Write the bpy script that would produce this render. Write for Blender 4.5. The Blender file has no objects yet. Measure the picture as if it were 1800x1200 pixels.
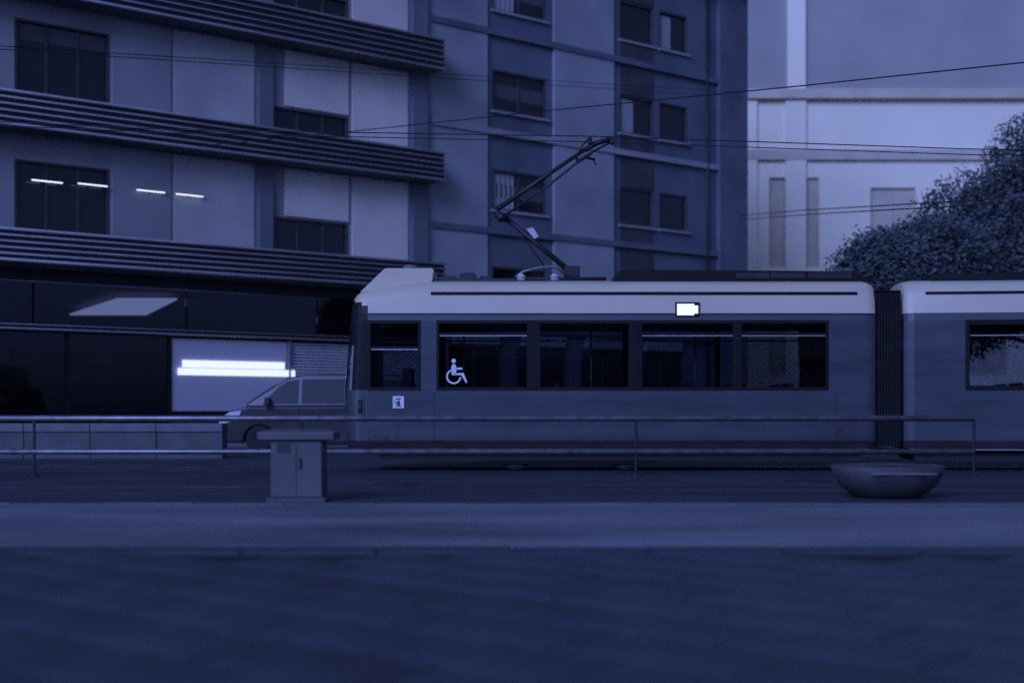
import bpy, math, random
from mathutils import Vector, Matrix
R = math.radians
random.seed(7)
sc = bpy.context.scene
col = sc.collection

# ------------------------------------------------------------------ camera
CAMZ, FPX, HOR = 1.05, 2500.0, 718.0          # eye height (m), focal length and horizon in photo pixels
cd = bpy.data.cameras.new('camera'); cam = bpy.data.objects.new('camera', cd); col.objects.link(cam)
cam.location = (0, 0, CAMZ); cam.rotation_euler = (R(90), 0, 0)
cd.sensor_width = 36; cd.lens = 50; cd.shift_y = (HOR - 600) / 1800
cd.clip_end = 2000
cd.dof.use_dof = True; cd.dof.focus_distance = 23.7; cd.dof.aperture_fstop = 0.65
sc.camera = cam
sc.cycles.use_denoising = False          # keep the sensor-like grain of the low light

# ------------------------------------------------------------------ sky, sun, exposure (blue hour)
SUN_EL, SUN_AZ = 26, 207          # azimuth the light comes from, clockwise from +Y: behind and left of the camera
w = bpy.data.worlds.new('World'); sc.world = w; w.use_nodes = True
nt = w.node_tree; bg = nt.nodes['Background']
sky = nt.nodes.new('ShaderNodeTexSky'); sky.sky_type = 'NISHITA'; sky.sun_disc = False
sky.sun_elevation = R(SUN_EL); sky.sun_rotation = R(SUN_AZ); sky.air_density = 1.2; sky.dust_density = 2.0; sky.ozone_density = 4
bw = nt.nodes.new('ShaderNodeRGBToBW'); mul = nt.nodes.new('ShaderNodeVectorMath'); mul.operation = 'MULTIPLY'
mul.inputs[1].default_value = (0.25, 0.35, 1.0)
nt.links.new(sky.outputs[0], bw.inputs[0]); nt.links.new(bw.outputs[0], mul.inputs[0])
nt.links.new(mul.outputs[0], bg.inputs[0]); bg.inputs[1].default_value = 0.11
sl = bpy.data.lights.new('sun', 'SUN'); sl.energy = 1.5; sl.angle = R(25); sl.color = (0.27, 0.36, 1.0)
so = bpy.data.objects.new('sun', sl); col.objects.link(so)
dirv = Vector((math.sin(R(SUN_AZ)) * math.cos(R(SUN_EL)), math.cos(R(SUN_AZ)) * math.cos(R(SUN_EL)), math.sin(R(SUN_EL))))
so.rotation_euler = dirv.to_track_quat('Z', 'Y').to_euler()
vs = sc.view_settings; vs.view_transform = 'Standard'; vs.look = 'None'; vs.exposure = 0.45; vs.gamma = 1.0
vs.use_curve_mapping = False

# ------------------------------------------------------------------ materials
def mat(name, c, rough=0.6, var=0.15, scale=3.0, bump=0.0, metal=0.0, spec=0.5, stretch=(1, 1, 1), bscale=None, coat=0.0):
    m = bpy.data.materials.new(name); m.use_nodes = True
    n = m.node_tree; b = n.nodes['Principled BSDF']
    if isinstance(c, (int, float)): c = (c, c, c)
    tc = n.nodes.new('ShaderNodeTexCoord'); mp = n.nodes.new('ShaderNodeMapping'); mp.inputs['Scale'].default_value = stretch
    n.links.new(tc.outputs['Object'], mp.inputs[0])
    nz = n.nodes.new('ShaderNodeTexNoise'); nz.inputs['Scale'].default_value = scale; nz.inputs['Detail'].default_value = 6
    n.links.new(mp.outputs[0], nz.inputs[0])
    rp = n.nodes.new('ShaderNodeValToRGB')
    rp.color_ramp.elements[0].position = 0.3; rp.color_ramp.elements[1].position = 0.7
    rp.color_ramp.elements[0].color = tuple(x * (1 - var) for x in c) + (1,)
    rp.color_ramp.elements[1].color = tuple(min(1, x * (1 + var)) for x in c) + (1,)
    n.links.new(nz.outputs[0], rp.inputs[0]); n.links.new(rp.outputs[0], b.inputs['Base Color'])
    mr = n.nodes.new('ShaderNodeMapRange'); mr.inputs[3].default_value = max(0.02, rough - 0.1); mr.inputs[4].default_value = min(1, rough + 0.1)
    n.links.new(nz.outputs[0], mr.inputs[0]); n.links.new(mr.outputs[0], b.inputs['Roughness'])
    b.inputs['Metallic'].default_value = metal; b.inputs['Specular IOR Level'].default_value = spec
    b.inputs['Coat Weight'].default_value = coat
    if bump:
        bp = n.nodes.new('ShaderNodeBump'); bp.inputs['Strength'].default_value = bump; bp.inputs['Distance'].default_value = 0.02
        n2 = n.nodes.new('ShaderNodeTexNoise'); n2.inputs['Scale'].default_value = bscale or scale * 8; n2.inputs['Detail'].default_value = 4
        n.links.new(mp.outputs[0], n2.inputs[0]); n.links.new(n2.outputs[0], bp.inputs['Height']); n.links.new(bp.outputs[0], b.inputs['Normal'])
    return m

def glass(name, tint, gl=1.0):
    m = bpy.data.materials.new(name); m.use_nodes = True; n = m.node_tree
    n.nodes.remove(n.nodes['Principled BSDF']); out = n.nodes['Material Output']
    t = n.nodes.new('ShaderNodeBsdfTransparent'); t.inputs[0].default_value = (*tint, 1)
    g = n.nodes.new('ShaderNodeBsdfGlossy'); g.inputs['Roughness'].default_value = 0.04
    f = n.nodes.new('ShaderNodeFresnel'); f.inputs[0].default_value = 1.5
    k = n.nodes.new('ShaderNodeMath'); k.operation = 'MULTIPLY'; k.inputs[1].default_value = gl
    x = n.nodes.new('ShaderNodeMixShader')
    n.links.new(f.outputs[0], k.inputs[0]); n.links.new(k.outputs[0], x.inputs[0])
    n.links.new(t.outputs[0], x.inputs[1]); n.links.new(g.outputs[0], x.inputs[2]); n.links.new(x.outputs[0], out.inputs[0])
    return m

def emit(name, c, s):
    m = bpy.data.materials.new(name); m.use_nodes = True; b = m.node_tree.nodes['Principled BSDF']
    b.inputs['Base Color'].default_value = (*c, 1); b.inputs['Emission Color'].default_value = (*c, 1); b.inputs['Emission Strength'].default_value = s
    return m

M = dict(
    asphalt=mat('asphalt', (0.032, 0.041, 0.05), 0.75, 0.35, 0.6, 0.5, bscale=60),
    asphalt_far=mat('asphalt_far', (0.032, 0.041, 0.05), 0.7, 0.35, 0.5, 0.4, bscale=60),
    path=mat('pale_concrete_path', (0.165, 0.18, 0.19), 0.45, 0.45, 0.28, 0.25, bscale=40, stretch=(1, 2.5, 1)),
    slab=mat('granite_slab', (0.044, 0.055, 0.068), 0.6, 0.3, 1.6, 0.35, bscale=45),
    slab2=mat('granite_slab_dark', (0.038, 0.047, 0.058), 0.6, 0.3, 1.4, 0.35, bscale=45),
    slab3=mat('granite_slab_light', (0.05, 0.061, 0.074), 0.6, 0.3, 1.5, 0.35, bscale=45),
    joint=mat('joint_bed', 0.006, 0.9, 0.2, 4),
    kerb=mat('kerb_stone', 0.13, 0.6, 0.3, 2.0, 0.3),
    rail=mat('rail_steel', 0.13, 0.3, 0.2, 2, metal=1),
    paint_low=mat('tram_body_shaded', (0.050, 0.058, 0.066), 0.42, 0.22, 1.6, stretch=(0.4, 1, 2.5), coat=0.3),  # side shade below the top light is put into this dark colour
    paint_top=mat('tram_cream_lit', (0.57, 0.50, 0.34), 0.42, 0.06, 1.5, stretch=(0.5, 1, 2)),  # pale paint, with the stronger light on the upper band put into its tone
    black=mat('black_trim', 0.010, 0.45, 0.2, 5, spec=0.2),
    spandrel=mat('dark_spandrel', 0.05, 0.6, 0.3, 1),
    under=mat('underframe', 0.02, 0.7, 0.4, 3),
    rubber=mat('bellows_rubber', 0.016, 0.7, 0.2, 4),
    dark_metal=mat('dark_metal', 0.03, 0.5, 0.3, 4, metal=0.3),
    panto=mat('pantograph_steel', 0.022, 0.5, 0.3, 6, metal=0.2),
    copper=mat('pale_insulator', 0.5, 0.4, 0.2, 6),
    steel=mat('galvanised_steel', 0.20, 0.38, 0.3, 6, metal=0.55),
    alu=mat('aluminium', 0.5, 0.35, 0.1, 4, metal=0.7),
    tglass=glass('tram_glass', (0.64, 0.66, 0.70), 1.0),
    sglass=glass('shop_glass', (0.6, 0.62, 0.65), 1.0),
    wscreen=glass('windscreen_glass', (0.5, 0.52, 0.55), 0.55),
    seat=mat('seat_fabric', (0.06, 0.07, 0.09), 0.9, 0.4, 20),
    inner=mat('interior_panel', 0.22, 0.6, 0.2, 3),
    white=mat('white_sticker', 0.72, 0.5, 0.05, 9),
    ink=mat('dark_print', 0.02, 0.5, 0.1, 9),
    lens=mat('lamp_lens', 0.06, 0.15, 0.2, 6),
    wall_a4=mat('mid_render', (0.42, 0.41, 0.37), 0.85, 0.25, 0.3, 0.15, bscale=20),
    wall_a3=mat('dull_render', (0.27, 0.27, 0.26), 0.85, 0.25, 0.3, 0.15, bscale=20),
    wall_a=mat('pale_render', (0.62, 0.58, 0.48), 0.85, 0.16, 0.35, 0.15, bscale=20),
    wall_a2=mat('grey_render', (0.13, 0.14, 0.155), 0.85, 0.2, 0.5, 0.15, bscale=20),
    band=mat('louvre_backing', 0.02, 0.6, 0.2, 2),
    fin=mat('louvre_fin', 0.55, 0.4, 0.2, 1.5, metal=0.4, stretch=(0.3, 1, 1)),
    wall_b=mat('dull_plaster', (0.105, 0.12, 0.14), 0.9, 0.25, 0.4, 0.2, bscale=15),
    wall_b2=mat('light_plaster', (0.27, 0.28, 0.28), 0.9, 0.2, 0.4, 0.2, bscale=15),
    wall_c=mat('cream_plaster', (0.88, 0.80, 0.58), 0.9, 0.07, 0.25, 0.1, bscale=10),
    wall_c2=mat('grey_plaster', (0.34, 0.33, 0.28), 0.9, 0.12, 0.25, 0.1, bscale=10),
    trim_c=mat('stone_trim', (0.55, 0.49, 0.36), 0.9, 0.1, 1),
    pane=mat('dark_pane', 0.012, 0.08, 0.2, 1),
    blind=mat('window_blind', 0.07, 0.8, 0.1, 3),
    frame=mat('window_frame', 0.05, 0.5, 0.2, 3),
    shutter=mat('shutter_slat', 0.62, 0.4, 0.12, 2, metal=0.3, stretch=(0.3, 1, 1)),
    shutter_gap=mat('shutter_gap', 0.02, 0.7, 0.1, 3),
    shop=mat('shop_interior', 0.03, 0.8, 0.3, 1),
    goods=mat('shelf_goods', 0.10, 0.7, 0.6, 5),
    conc=mat('concrete', 0.085, 0.8, 0.25, 2.5, 0.3),
    conc2=mat('concrete_cap', 0.13, 0.7, 0.25, 2.5, 0.3),
    bowl=mat('bowl_concrete', 0.06, 0.7, 0.3, 3, 0.3),
    cab=mat('cabinet_paint', 0.085, 0.5, 0.2, 2.5, 0.1),
    car=mat('car_paint', 0.04, 0.25, 0.08, 1, coat=0.8),
    cglass=mat('car_glass', 0.02, 0.05, 0.1, 1),
    tyre=mat('tyre', 0.012, 0.8, 0.2, 9),
    rim=mat('rim', 0.3, 0.35, 0.1, 5, metal=0.7),
    head=mat('headlight_glass', 0.6, 0.15, 0.1, 9),
    wire=mat('wire', 0.008, 0.6, 0.1, 3),
    bark=mat('bark', 0.05, 0.9, 0.3, 8, 0.5),
    leaf=mat('leaf', (0.08, 0.10, 0.095), 0.7, 0.4, 1.2),
    roofc=mat('slate', 0.06, 0.7, 0.3, 2),
    led=emit('led_white', (0.74, 0.78, 1.0), 0.75),
    led_dim=emit('led_dim', (0.42, 0.5, 1.0), 0.5),
    lit_panel=emit('lit_panel', (0.28, 0.30, 0.40), 0.05),
    lamp_em=emit('lamp_lit', (0.75, 0.8, 1.0), 1.1),
)

# ------------------------------------------------------------------ mesh helpers
class MB:
    def __init__(s): s.v = []; s.f = []
    def add(s, v, f):
        o = len(s.v); s.v += [tuple(p) for p in v]; s.f += [tuple(i + o for i in q) for q in f]; return s
    def box(s, x0, y0, z0, x1, y1, z1):
        return s.add([(x0, y0, z0), (x1, y0, z0), (x1, y1, z0), (x0, y1, z0), (x0, y0, z1), (x1, y0, z1), (x1, y1, z1), (x0, y1, z1)],
                     [(0, 3, 2, 1), (4, 5, 6, 7), (0, 1, 5, 4), (1, 2, 6, 5), (2, 3, 7, 6), (3, 0, 4, 7)])
    def prism_xz(s, poly, y0, y1, inset=0.0):      # polygon in x-z, counter-clockwise seen from -y, extruded along y
        n = len(poly)
        v = [(x, y0, z) for x, z in poly] + [(x, y1, z) for x, z in poly]
        return s.add(v, [tuple(range(n)), tuple(range(2 * n - 1, n - 1, -1))] + [((i + 1) % n, i, i + n, (i + 1) % n + n) for i in range(n)])
    def prism_xy(s, poly, z0, z1):
        n = len(poly)
        v = [(x, y, z0) for x, y in poly] + [(x, y, z1) for x, y in poly]
        return s.add(v, [tuple(range(n - 1, -1, -1)), tuple(range(n, 2 * n))] + [(i, (i + 1) % n, (i + 1) % n + n, i + n) for i in range(n)])
    def tube(s, pts, r, seg=8):
        pts = [Vector(p) for p in pts]; rings = []
        rr = r if isinstance(r, (list, tuple)) else [r] * len(pts)
        for i, p in enumerate(pts):
            a = pts[max(0, i - 1)]; b = pts[min(len(pts) - 1, i + 1)]
            d = (b - a).normalized(); up = Vector((0, 0, 1)) if abs(d.z) < 0.95 else Vector((0, 1, 0))
            u = d.cross(up).normalized(); q = u.cross(d)
            rings.append([p + (u * math.cos(t) + q * math.sin(t)) * rr[i] for t in [2 * math.pi * k / seg for k in range(seg)]])
        v = [p for ring in rings for p in ring]; f = []
        for i in range(len(pts) - 1):
            for k in range(seg):
                f.append((i * seg + k, i * seg + (k + 1) % seg, (i + 1) * seg + (k + 1) % seg, (i + 1) * seg + k))
        f.append(tuple(range(seg - 1, -1, -1))); f.append(tuple(range((len(pts) - 1) * seg, len(pts) * seg)))
        return s.add(v, f)
    def lathe(s, prof, seg=20, c=(0, 0, 0), axis='z'):
        v = []; f = []
        for r, h in prof:
            for k in range(seg):
                t = 2 * math.pi * k / seg
                p = (r * math.cos(t), r * math.sin(t), h) if axis == 'z' else (r * math.cos(t), h, r * math.sin(t))
                v.append((p[0] + c[0], p[1] + c[1], p[2] + c[2]))
        for i in range(len(prof) - 1):
            for k in range(seg):
                f.append((i * seg + k, i * seg + (k + 1) % seg, (i + 1) * seg + (k + 1) % seg, (i + 1) * seg + k))
        f.append(tuple(range(seg - 1, -1, -1))); f.append(tuple(range((len(prof) - 1) * seg, len(prof) * seg)))
        return s.add(v, f)
    def build(s, name, m, parent=None, bevel=0.0, smooth=False, loc=None):
        me = bpy.data.meshes.new(name); me.from_pydata(s.v, [], s.f); me.update()
        me.materials.append(m if not isinstance(m, str) else M[m])
        if smooth:
            me.polygons.foreach_set('use_smooth', [True] * len(me.polygons))
        o = bpy.data.objects.new(name, me); col.objects.link(o)
        if parent: o.parent = parent
        if loc: o.location = loc
        if bevel:
            b = o.modifiers.new('bevel', 'BEVEL'); b.width = bevel; b.segments = 2; b.limit_method = 'ANGLE'
        return o
def box(name, m, parent, a, b, bevel=0.0):
    return MB().box(min(a[0], b[0]), min(a[1], b[1]), min(a[2], b[2]), max(a[0], b[0]), max(a[1], b[1]), max(a[2], b[2])).build(name, m, parent, bevel)
def tag(o, label=None, cat=None, group=None, kind=None):
    if label: o['label'] = label
    if cat: o['category'] = cat
    if group: o['group'] = group
    if kind: o['kind'] = kind
    return o
def empty(name, loc=(0, 0, 0), rz=0.0, parent=None):
    o = bpy.data.objects.new(name, None); col.objects.link(o); o.location = loc; o.rotation_euler = (0, 0, rz)
    o.empty_display_size = 0.2
    if parent: o.parent = parent
    return o
def share(src, name, parent, loc, rot=None):
    o = src.copy(); o.name = name; col.objects.link(o); o.parent = parent; o.location = loc
    if rot: o.rotation_euler = rot
    return o
def at(x, y, d):
    return Vector(((x - 900) / FPX * d, d, CAMZ + (HOR - y) / FPX * d))
def text_mesh(name, body, size, m, parent, loc, rot):
    c = bpy.data.curves.new(name, 'FONT'); c.body = body; c.size = size; c.extrude = 0.001
    t = bpy.data.objects.new('tmp_text', c); col.objects.link(t)
    me = bpy.data.meshes.new_from_object(t.evaluated_get(bpy.context.evaluated_depsgraph_get()))
    bpy.data.objects.remove(t); bpy.data.curves.remove(c)
    me.materials.clear(); me.materials.append(M[m])
    o = bpy.data.objects.new(name, me); col.objects.link(o); o.parent = parent; o.location = loc; o.rotation_euler = rot
    return o

# ================================================================== THE GROUND
tag(box('ground', 'asphalt_far', None, (-300, -60, -0.30), (300, 500, -0.03)), kind='structure')
tag(box('road', 'asphalt', None, (-120, 15.75, -0.028), (120, 39, 0.0)), kind='structure')
tag(box('path', 'path', None, (-120, 10.86, -0.028), (120, 15.6, 0.004)), kind='structure')
kb = tag(empty('kerb', (0, 15.675, 0)), kind='structure')
kproto = None
for i in range(26):
    x = -13 + i * 1.0
    if kproto is None:
        kproto = MB().box(-0.494, -0.07, -0.028, 0.494, 0.07, 0.012).build('kerb_stone', 'kerb', kb, 0.008); kproto.location = (x, 0, 0)
    else:
        share(kproto, 'kerb_stone', kb, (x, random.uniform(-.004, .004), random.uniform(-.004, .004)))
# paved foreground: diagonal rows of large granite slabs
pv = tag(box('pavement', 'joint', None, (-40, -20, -0.06), (40, 10.78, -0.028)), kind='structure')
SL, SW, ANG = 0.98, 0.60, R(-41.7)
pro = {}
ca, sa = math.cos(ANG), math.sin(ANG)
n = 0
for j in range(-30, 40):
    for i in range(-20, 20):
        u = (i + (0.5 if j % 2 else 0.0)) * SL; v = j * SW
        x = u * ca - v * sa; y = 7.6 + u * sa + v * ca
        if not (4.5 < y < 10.22): continue
        if abs(x) > y * 0.40 + 0.5: continue
        k = random.choice(['slab', 'slab', 'slab2', 'slab3'])
        loc = (x, y, random.uniform(-0.003, 0.003))
        rot = (random.uniform(-.003, .003), random.uniform(-.003, .003), ANG)
        if k not in pro:
            o = MB().box(-SL / 2 + .012, -SW / 2 + .028, -0.05, SL / 2 - .012, SW / 2 - .028, 0.0).build('paving_slab', k, pv, 0.005)
            o.location = loc; o.rotation_euler = rot; pro[k] = o
        else:
            share(pro[k], 'paving_slab', pv, loc, rot)
        n += 1
edge = tag(empty('edging', (0, 10.62, 0)), kind='structure')
ep = None
for i in range(14):
    x = -6.5 + i
    if ep is None:
        ep = MB().box(-0.495, -0.18, -0.03, 0.495, 0.18, 0.006).build('edging_stone', 'slab2', edge, 0.006); ep.location = (x, 0, 0)
    else: share(ep, 'edging_stone', edge, (x, 0, random.uniform(-.003, .003)))
# tram rails set in the road
for d, lab in ((17.55, 'grooved steel rail nearest the pale path'), (18.99, 'grooved steel rail, second from the pale path'),
               (24.03, 'steel rail under the near wheels of the tram'), (25.47, 'steel rail under the far wheels of the tram')):
    r = MB().box(-40, -0.035, 0.001, 40, 0.035, 0.008).box(-40, 0.07, 0.001, 40, 0.09, 0.008).build('tram_rail', 'rail')
    r.location = (0, d, 0); tag(r, lab, 'rail', 'rails in the road')
tag(box('pavement', 'conc', None, (-120, 39.02, -0.028), (120, 110, 0.12)), kind='structure')

# ================================================================== LEFT ROW OF BUILDINGS
AX, AY, AA = -14.4, 40.0, R(40)
cA, sA = math.cos(AA), math.sin(AA)
def tpx(px):
    c = (px - 900) / FPX
    return (c * AY - AX) / (cA - c * sA)
def zat(px, py):
    return CAMZ + (HOR - py) / FPX * (AY + tpx(px) * sA)

def window(parent, t0, t1, z0, z1, frame='frame', pane='pane', mull=0, blind=0.0, depth=0.16, sill=None):
    f = MB(); w_ = 0.07
    f.box(t0, -0.01, z0, t0 + w_, depth, z1).box(t1 - w_, -0.01, z0, t1, depth, z1)
    f.box(t0 + w_, -0.01, z0, t1 - w_, depth, z0 + w_).box(t0 + w_, -0.01, z1 - w_, t1 - w_, depth, z1)
    for k in range(mull):
        x = t0 + (t1 - t0) * (k + 1) / (mull + 1)
        f.box(x - .035, 0.05, z0 + w_, x + .035, depth - 0.01, z1 - w_)
    fo = f.build('window', frame, parent)
    box('pane', pane, fo, (t0 + w_, 0.10, z0 + w_), (t1 - w_, 0.115, z1 - w_))
    if blind:
        box('blind', 'blind', fo, (t0 + w_ + .02, 0.085, z1 - w_ - blind[1]), (t1 - w_ - .02, 0.095, z1 - w_ - blind[0]))
    if sill: box('sill', sill, fo, (t0 - .08, -0.14, z0 - .09), (t1 + .08, 0.10, z0 - 0.002))
    return fo

def wall_with_holes(x0, x1, z0, z1, holes, y0, y1):
    xs = sorted({x0, x1, *[h[0] for h in holes], *[h[1] for h in holes]}); m = MB()
    for a, b in zip(xs, xs[1:]):
        if b - a < 1e-6: continue
        mid = (a + b) / 2; cuts = sorted([(h[2], h[3]) for h in holes if h[0] < mid < h[1]])
        z = z0
        for c0, c1 in cuts:
            if c0 > z: m.box(a, y0, z, b, y1, c0)
            z = c1
        if z < z1: m.box(a, y0, z, b, y1, z1)
    return m

# ---- banded modern building with a shop below
lb = tag(empty('office_building', (AX, AY, 0.12), AA), 'pale office block with dark louvred bands over a dark shopfront', 'building')
TE = 15.0
bands = [(5.05, 5.90), (8.80, 9.72), (12.62, 13.62), (16.5, 17.5)]
holes = []
pa0, pa1 = tpx(25), tpx(192); pb0, pb1 = tpx(478), tpx(612); pc0, pc1 = tpx(-330), tpx(-110)
for k, (z0, z1) in enumerate([(5.95, 8.0), (9.75, 12.0), (13.65, 15.8)]):
    holes += [(pa0, pa1, z0, z1), (pc0, pc1, z0, z1), (pb0, pb1, z0, z0 + (1.15 if k == 0 else 0.9))]
wall_with_holes(-9, TE, 4.95, 19, holes, 0, 0.35).build('wall', 'wall_a3', lb)
box('end_wall', 'wall_a2', lb, (TE - .3, 0.36, 0), (TE - 0.01, 12, 18.9))
for (a, b, z0, z1) in holes:
    window(lb, a, b, z0, z1, mull=2 if b - a > 2 else 1, blind=(0.05, 0.5) if (a == pa0 and z0 > 9) else 0, depth=0.2)
# dark pier and wall panels of another tone
box('pier', 'wall_a2', lb, (tpx(452), -0.16, 4.96), (tpx(476), -0.002, 18.9))
box('pier', 'wall_a2', lb, (tpx(722), -0.16, 4.96), (tpx(748), -0.002, 18.9))
for (a, b) in ((tpx(196), tpx(300)), (tpx(304), tpx(446)), (tpx(500), tpx(612)), (tpx(618), tpx(716))):
    if abs(a - tpx(500)) < .01:
        for z0, z1 in ((7.15, 8.70), (10.70, 12.50), (14.6, 16.4)): box('wall_panel', 'wall_a', lb, (a, -0.045, z0), (b, -0.002, z1), 0.01)
        continue
    for z0, z1 in ((5.95, 8.70), (9.76, 12.50), (13.66, 16.4)):
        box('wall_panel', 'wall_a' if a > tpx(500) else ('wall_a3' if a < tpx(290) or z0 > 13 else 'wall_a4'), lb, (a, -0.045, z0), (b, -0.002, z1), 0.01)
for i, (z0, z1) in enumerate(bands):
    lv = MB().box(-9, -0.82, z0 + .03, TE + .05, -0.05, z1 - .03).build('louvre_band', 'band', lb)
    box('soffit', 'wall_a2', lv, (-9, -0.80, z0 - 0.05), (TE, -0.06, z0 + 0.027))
    nf = 6
    for k in range(nf):
        z = z0 + (z1 - z0) * k / (nf - 1)
        rr = 0.045 if k in (0, nf - 1) else 0.03
        MB().tube([(-9, -0.87, z), (TE + .1, -0.87, z)], rr, 8).build('louvre_fin', 'fin', lv, smooth=True)
# ground floor: dark shop behind glass
ts0, ts1, tl1, tsh = -9.0, tpx(300), tpx(508), TE - .3
box('fascia', 'shop', lb, (-9, 0.02, 4.6), (TE - .31, 0.34, 4.945))
MB().box(-9, 0.3, 4.5, TE - .31, 11.6, 4.59).build('shop_ceiling', 'shop', lb)
MB().box(-9, 11.4, 0.0, TE - .31, 11.6, 4.49).build('shop_back_wall', 'shop', lb)
box('shop_floor', 'shop', lb, (-9, 0.05, 0), (TE - .31, 11.39, 0.03))
tr = MB().tube([(-9, -0.10, zat(0, 576) - .12), (TE, -0.10, zat(0, 576) - .12)], 0.035, 8).tube([(-9, -0.10, zat(0, 576) + .0), (TE, -0.10, zat(0, 576) + .0)], 0.022, 8).build('transom_rail', 'alu', lb, smooth=True)
tb = MB().box(-9, -0.06, zat(0, 576) - .2, TE - .02, 0.2, zat(0, 576) + .06).build('transom', 'black', lb)
zt = zat(0, 576) - .2
for a, b in ((-9, -5.5), (-5.48, -2), (-1.98, tpx(120)), (tpx(120) + .02, ts1)):
    box('shop_window', 'sglass', lb, (a + .05, 0.08, 0.25), (b - .05, 0.10, zt - .01))
    box('mullion', 'black', lb, (b - .05, 0.02, 0.0), (b + .05, 0.16, zt))
for a, b in ((-9, -5), (-4.98, tpx(60)), (tpx(60) + .02, tpx(330)), (tpx(330) + .02, tpx(560)), (tpx(560) + .02, TE - .33)):
    box('clerestory_pane', 'sglass', lb, (a + .02, 0.10, zt + .27), (b - .02, 0.12, 4.59))
# shelves and goods in the dark shop
for s in range(4):
    sh = MB().box(-3.0, 2.2, 0.5 + s * .62, ts1 - .6, 2.6, 0.53 + s * .62).build('shelf', 'inner', lb)
    x = -2.9
    while x < ts1 - 1.1:
        ww = random.uniform(.15, .5); hh = random.uniform(.15, .45)
        box('goods', random.choice(['goods', 'inner', 'goods', 'shop']), sh, (x, 2.25, 0.532 + s * .62), (x + ww, 2.5, 0.53 + s * .62 + hh)); x += ww + random.uniform(.05, .4)
# lit display wall
dz0, dz1 = 0.86, 3.08
dw = box('display_panel', 'lit_panel', lb, (ts1 + .06, 0.06, dz0), (tl1 - .05, 0.16, dz1))
MB().box(ts1 + .0, 0.03, dz0 - .12, tl1, 0.2, dz0 - .002).box(ts1, 0.03, dz1 + .002, tl1, .2, zt - .002).build('display_frame', 'black', lb)
zb = zat(420, 647)
box('light_bar', 'led', dw, (tpx(322), -0.02, zb - .12 + .0), (tpx(500), 0.055, zb + .10))
box('light_bar', 'led', dw, (tpx(314), -0.03, zb - .36), (tpx(518), 0.055, zb - .15))
box('plinth', 'wall_a2', lb, (-9, -0.02, 0.0), (TE - .32, 0.05, 0.2))
box('stall_riser', 'shop', lb, (ts1, 0.03, 0.0), (tl1, 0.25, dz0 - .125))
# rolling shutter
sh = MB().box(tl1 + .05, 0.10, 0.2, tsh, 0.16, zt).build('roller_shutter', 'shutter_gap', lb)
sp = None
nsl = int((zt - .3) / 0.1)
for k in range(nsl):
    z = 0.3 + k * 0.1
    if sp is None:
        sp = MB().add([(tl1 + .05, .098, 0), (tsh, .098, 0), (tsh, .055, .018), (tl1 + .05, .055, .018), (tsh, .055, .05), (tl1 + .05, .055, .05), (tsh, .098, .072), (tl1 + .05, .098, .072)],
                      [(0, 1, 2, 3), (3, 2, 4, 5), (5, 4, 6, 7)]).build('shutter_slat', 'shutter', sh); sp.location = (0, 0, z)
    else: share(sp, 'shutter_slat', sh, (0, 0, z))
box('pier', 'wall_a2', lb, (tl1 - .02, -0.05, 0.2), (tl1 + .045, 0.3, zt - .002))
# hanging lit ceiling panel in the shop
zl = 4.40
cp = [at(px, py, FPX * (zl - CAMZ) / (HOR - py)) for px, py in ((122, 554), (258, 554), (312, 527), (205, 527))]
p1 = empty('ceiling_light', (cp[0].x, cp[0].y, 0))
tag(p1, 'skewed lit ceiling panel hanging in the dark shop', 'ceiling light')
q = [(c.x - cp[0].x, c.y - cp[0].y) for c in cp]
MB().prism_xy(q[::-1], zl, zl + .06).build('light_panel', 'led_dim', p1, 0.02)
for k in (0, 1, 2, 3):
    x, y = q[k][0] * .8 + .3, q[k][1] * .8 - .3
    MB().box(x, y, zl + .062, x + .03, y + .03, 4.61).build('hanger', 'black', p1)
# four small wall lamps
for i, (px, py, lab) in enumerate(((80, 321, 'short white wall lamp on the pale office block, leftmost of four'), (160, 327, 'short white wall lamp on the pale office block, second from left'),
                                  (262, 338, 'short white wall lamp on the pale office block, third from left'), (330, 345, 'short white wall lamp on the pale office block, rightmost of four'))):
    t = tpx(px)
    l = empty('wall_lamp', (AX + t * cA, AY + t * sA, zat(px, py)), AA)
    tag(l, lab, 'wall lamp', 'wall lamps on the office block')
    MB().box(-.45, -.15, .0, .45, -.11, .03).build('tube', 'lamp_em', l)
    MB().box(-.47, -.16, .031, .47, -.10, .06).box(-.03, -.10, -.02, .03, -.001, .03).build('bracket', 'dark_metal', l)

# ---- middle plastered building
mb_ = tag(empty('apartment_building', (AX, AY, 0.12), AA), 'dull plastered block with dark windows behind the pantograph', 'building')
T0, T1 = TE + .12, tpx(1312)
cols = [(tpx(868), tpx(964)), (tpx(1092), tpx(1152)), (tpx(1162), tpx(1212))]
rows = [(4.55, 6.1), (8.15, 9.62), (11.75, 13.25), (15.4, 16.95)]
wh = [(a, b, z0, z1) for a, b in cols for z0, z1 in rows]
gh = [(T0 + .8 + k * 3.2, T0 + 3.3 + k * 3.2, 0.3, 3.2) for k in range(4)]
wall_with_holes(T0, T1, 0, 21, wh + gh, 0.1, 0.5).build('wall', 'wall_b', mb_)
box('end_wall', 'wall_b', mb_, (T1 - .35, .51, 0), (T1 - .002, 13, 20.95))
for k, (a, b, z0, z1) in enumerate(wh):
    f = window(mb_, a, b, z0, z1, depth=0.38, mull=1 if k < 4 else 0, blind=(0.42, 0.92) if k < 4 else 0, sill='wall_b2')
    f.location.y = 0.13
for a, b, z0, z1 in gh:
    box('shop_sign', 'wall_b2', mb_, (a + .2, -.05, 3.24), (b - .2, .098, 3.62), 0.01)
for a, b, z0, z1 in gh:
    f = window(mb_, a, b, z0, z1, depth=0.38, mull=1); f.location.y = 0.13
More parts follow.
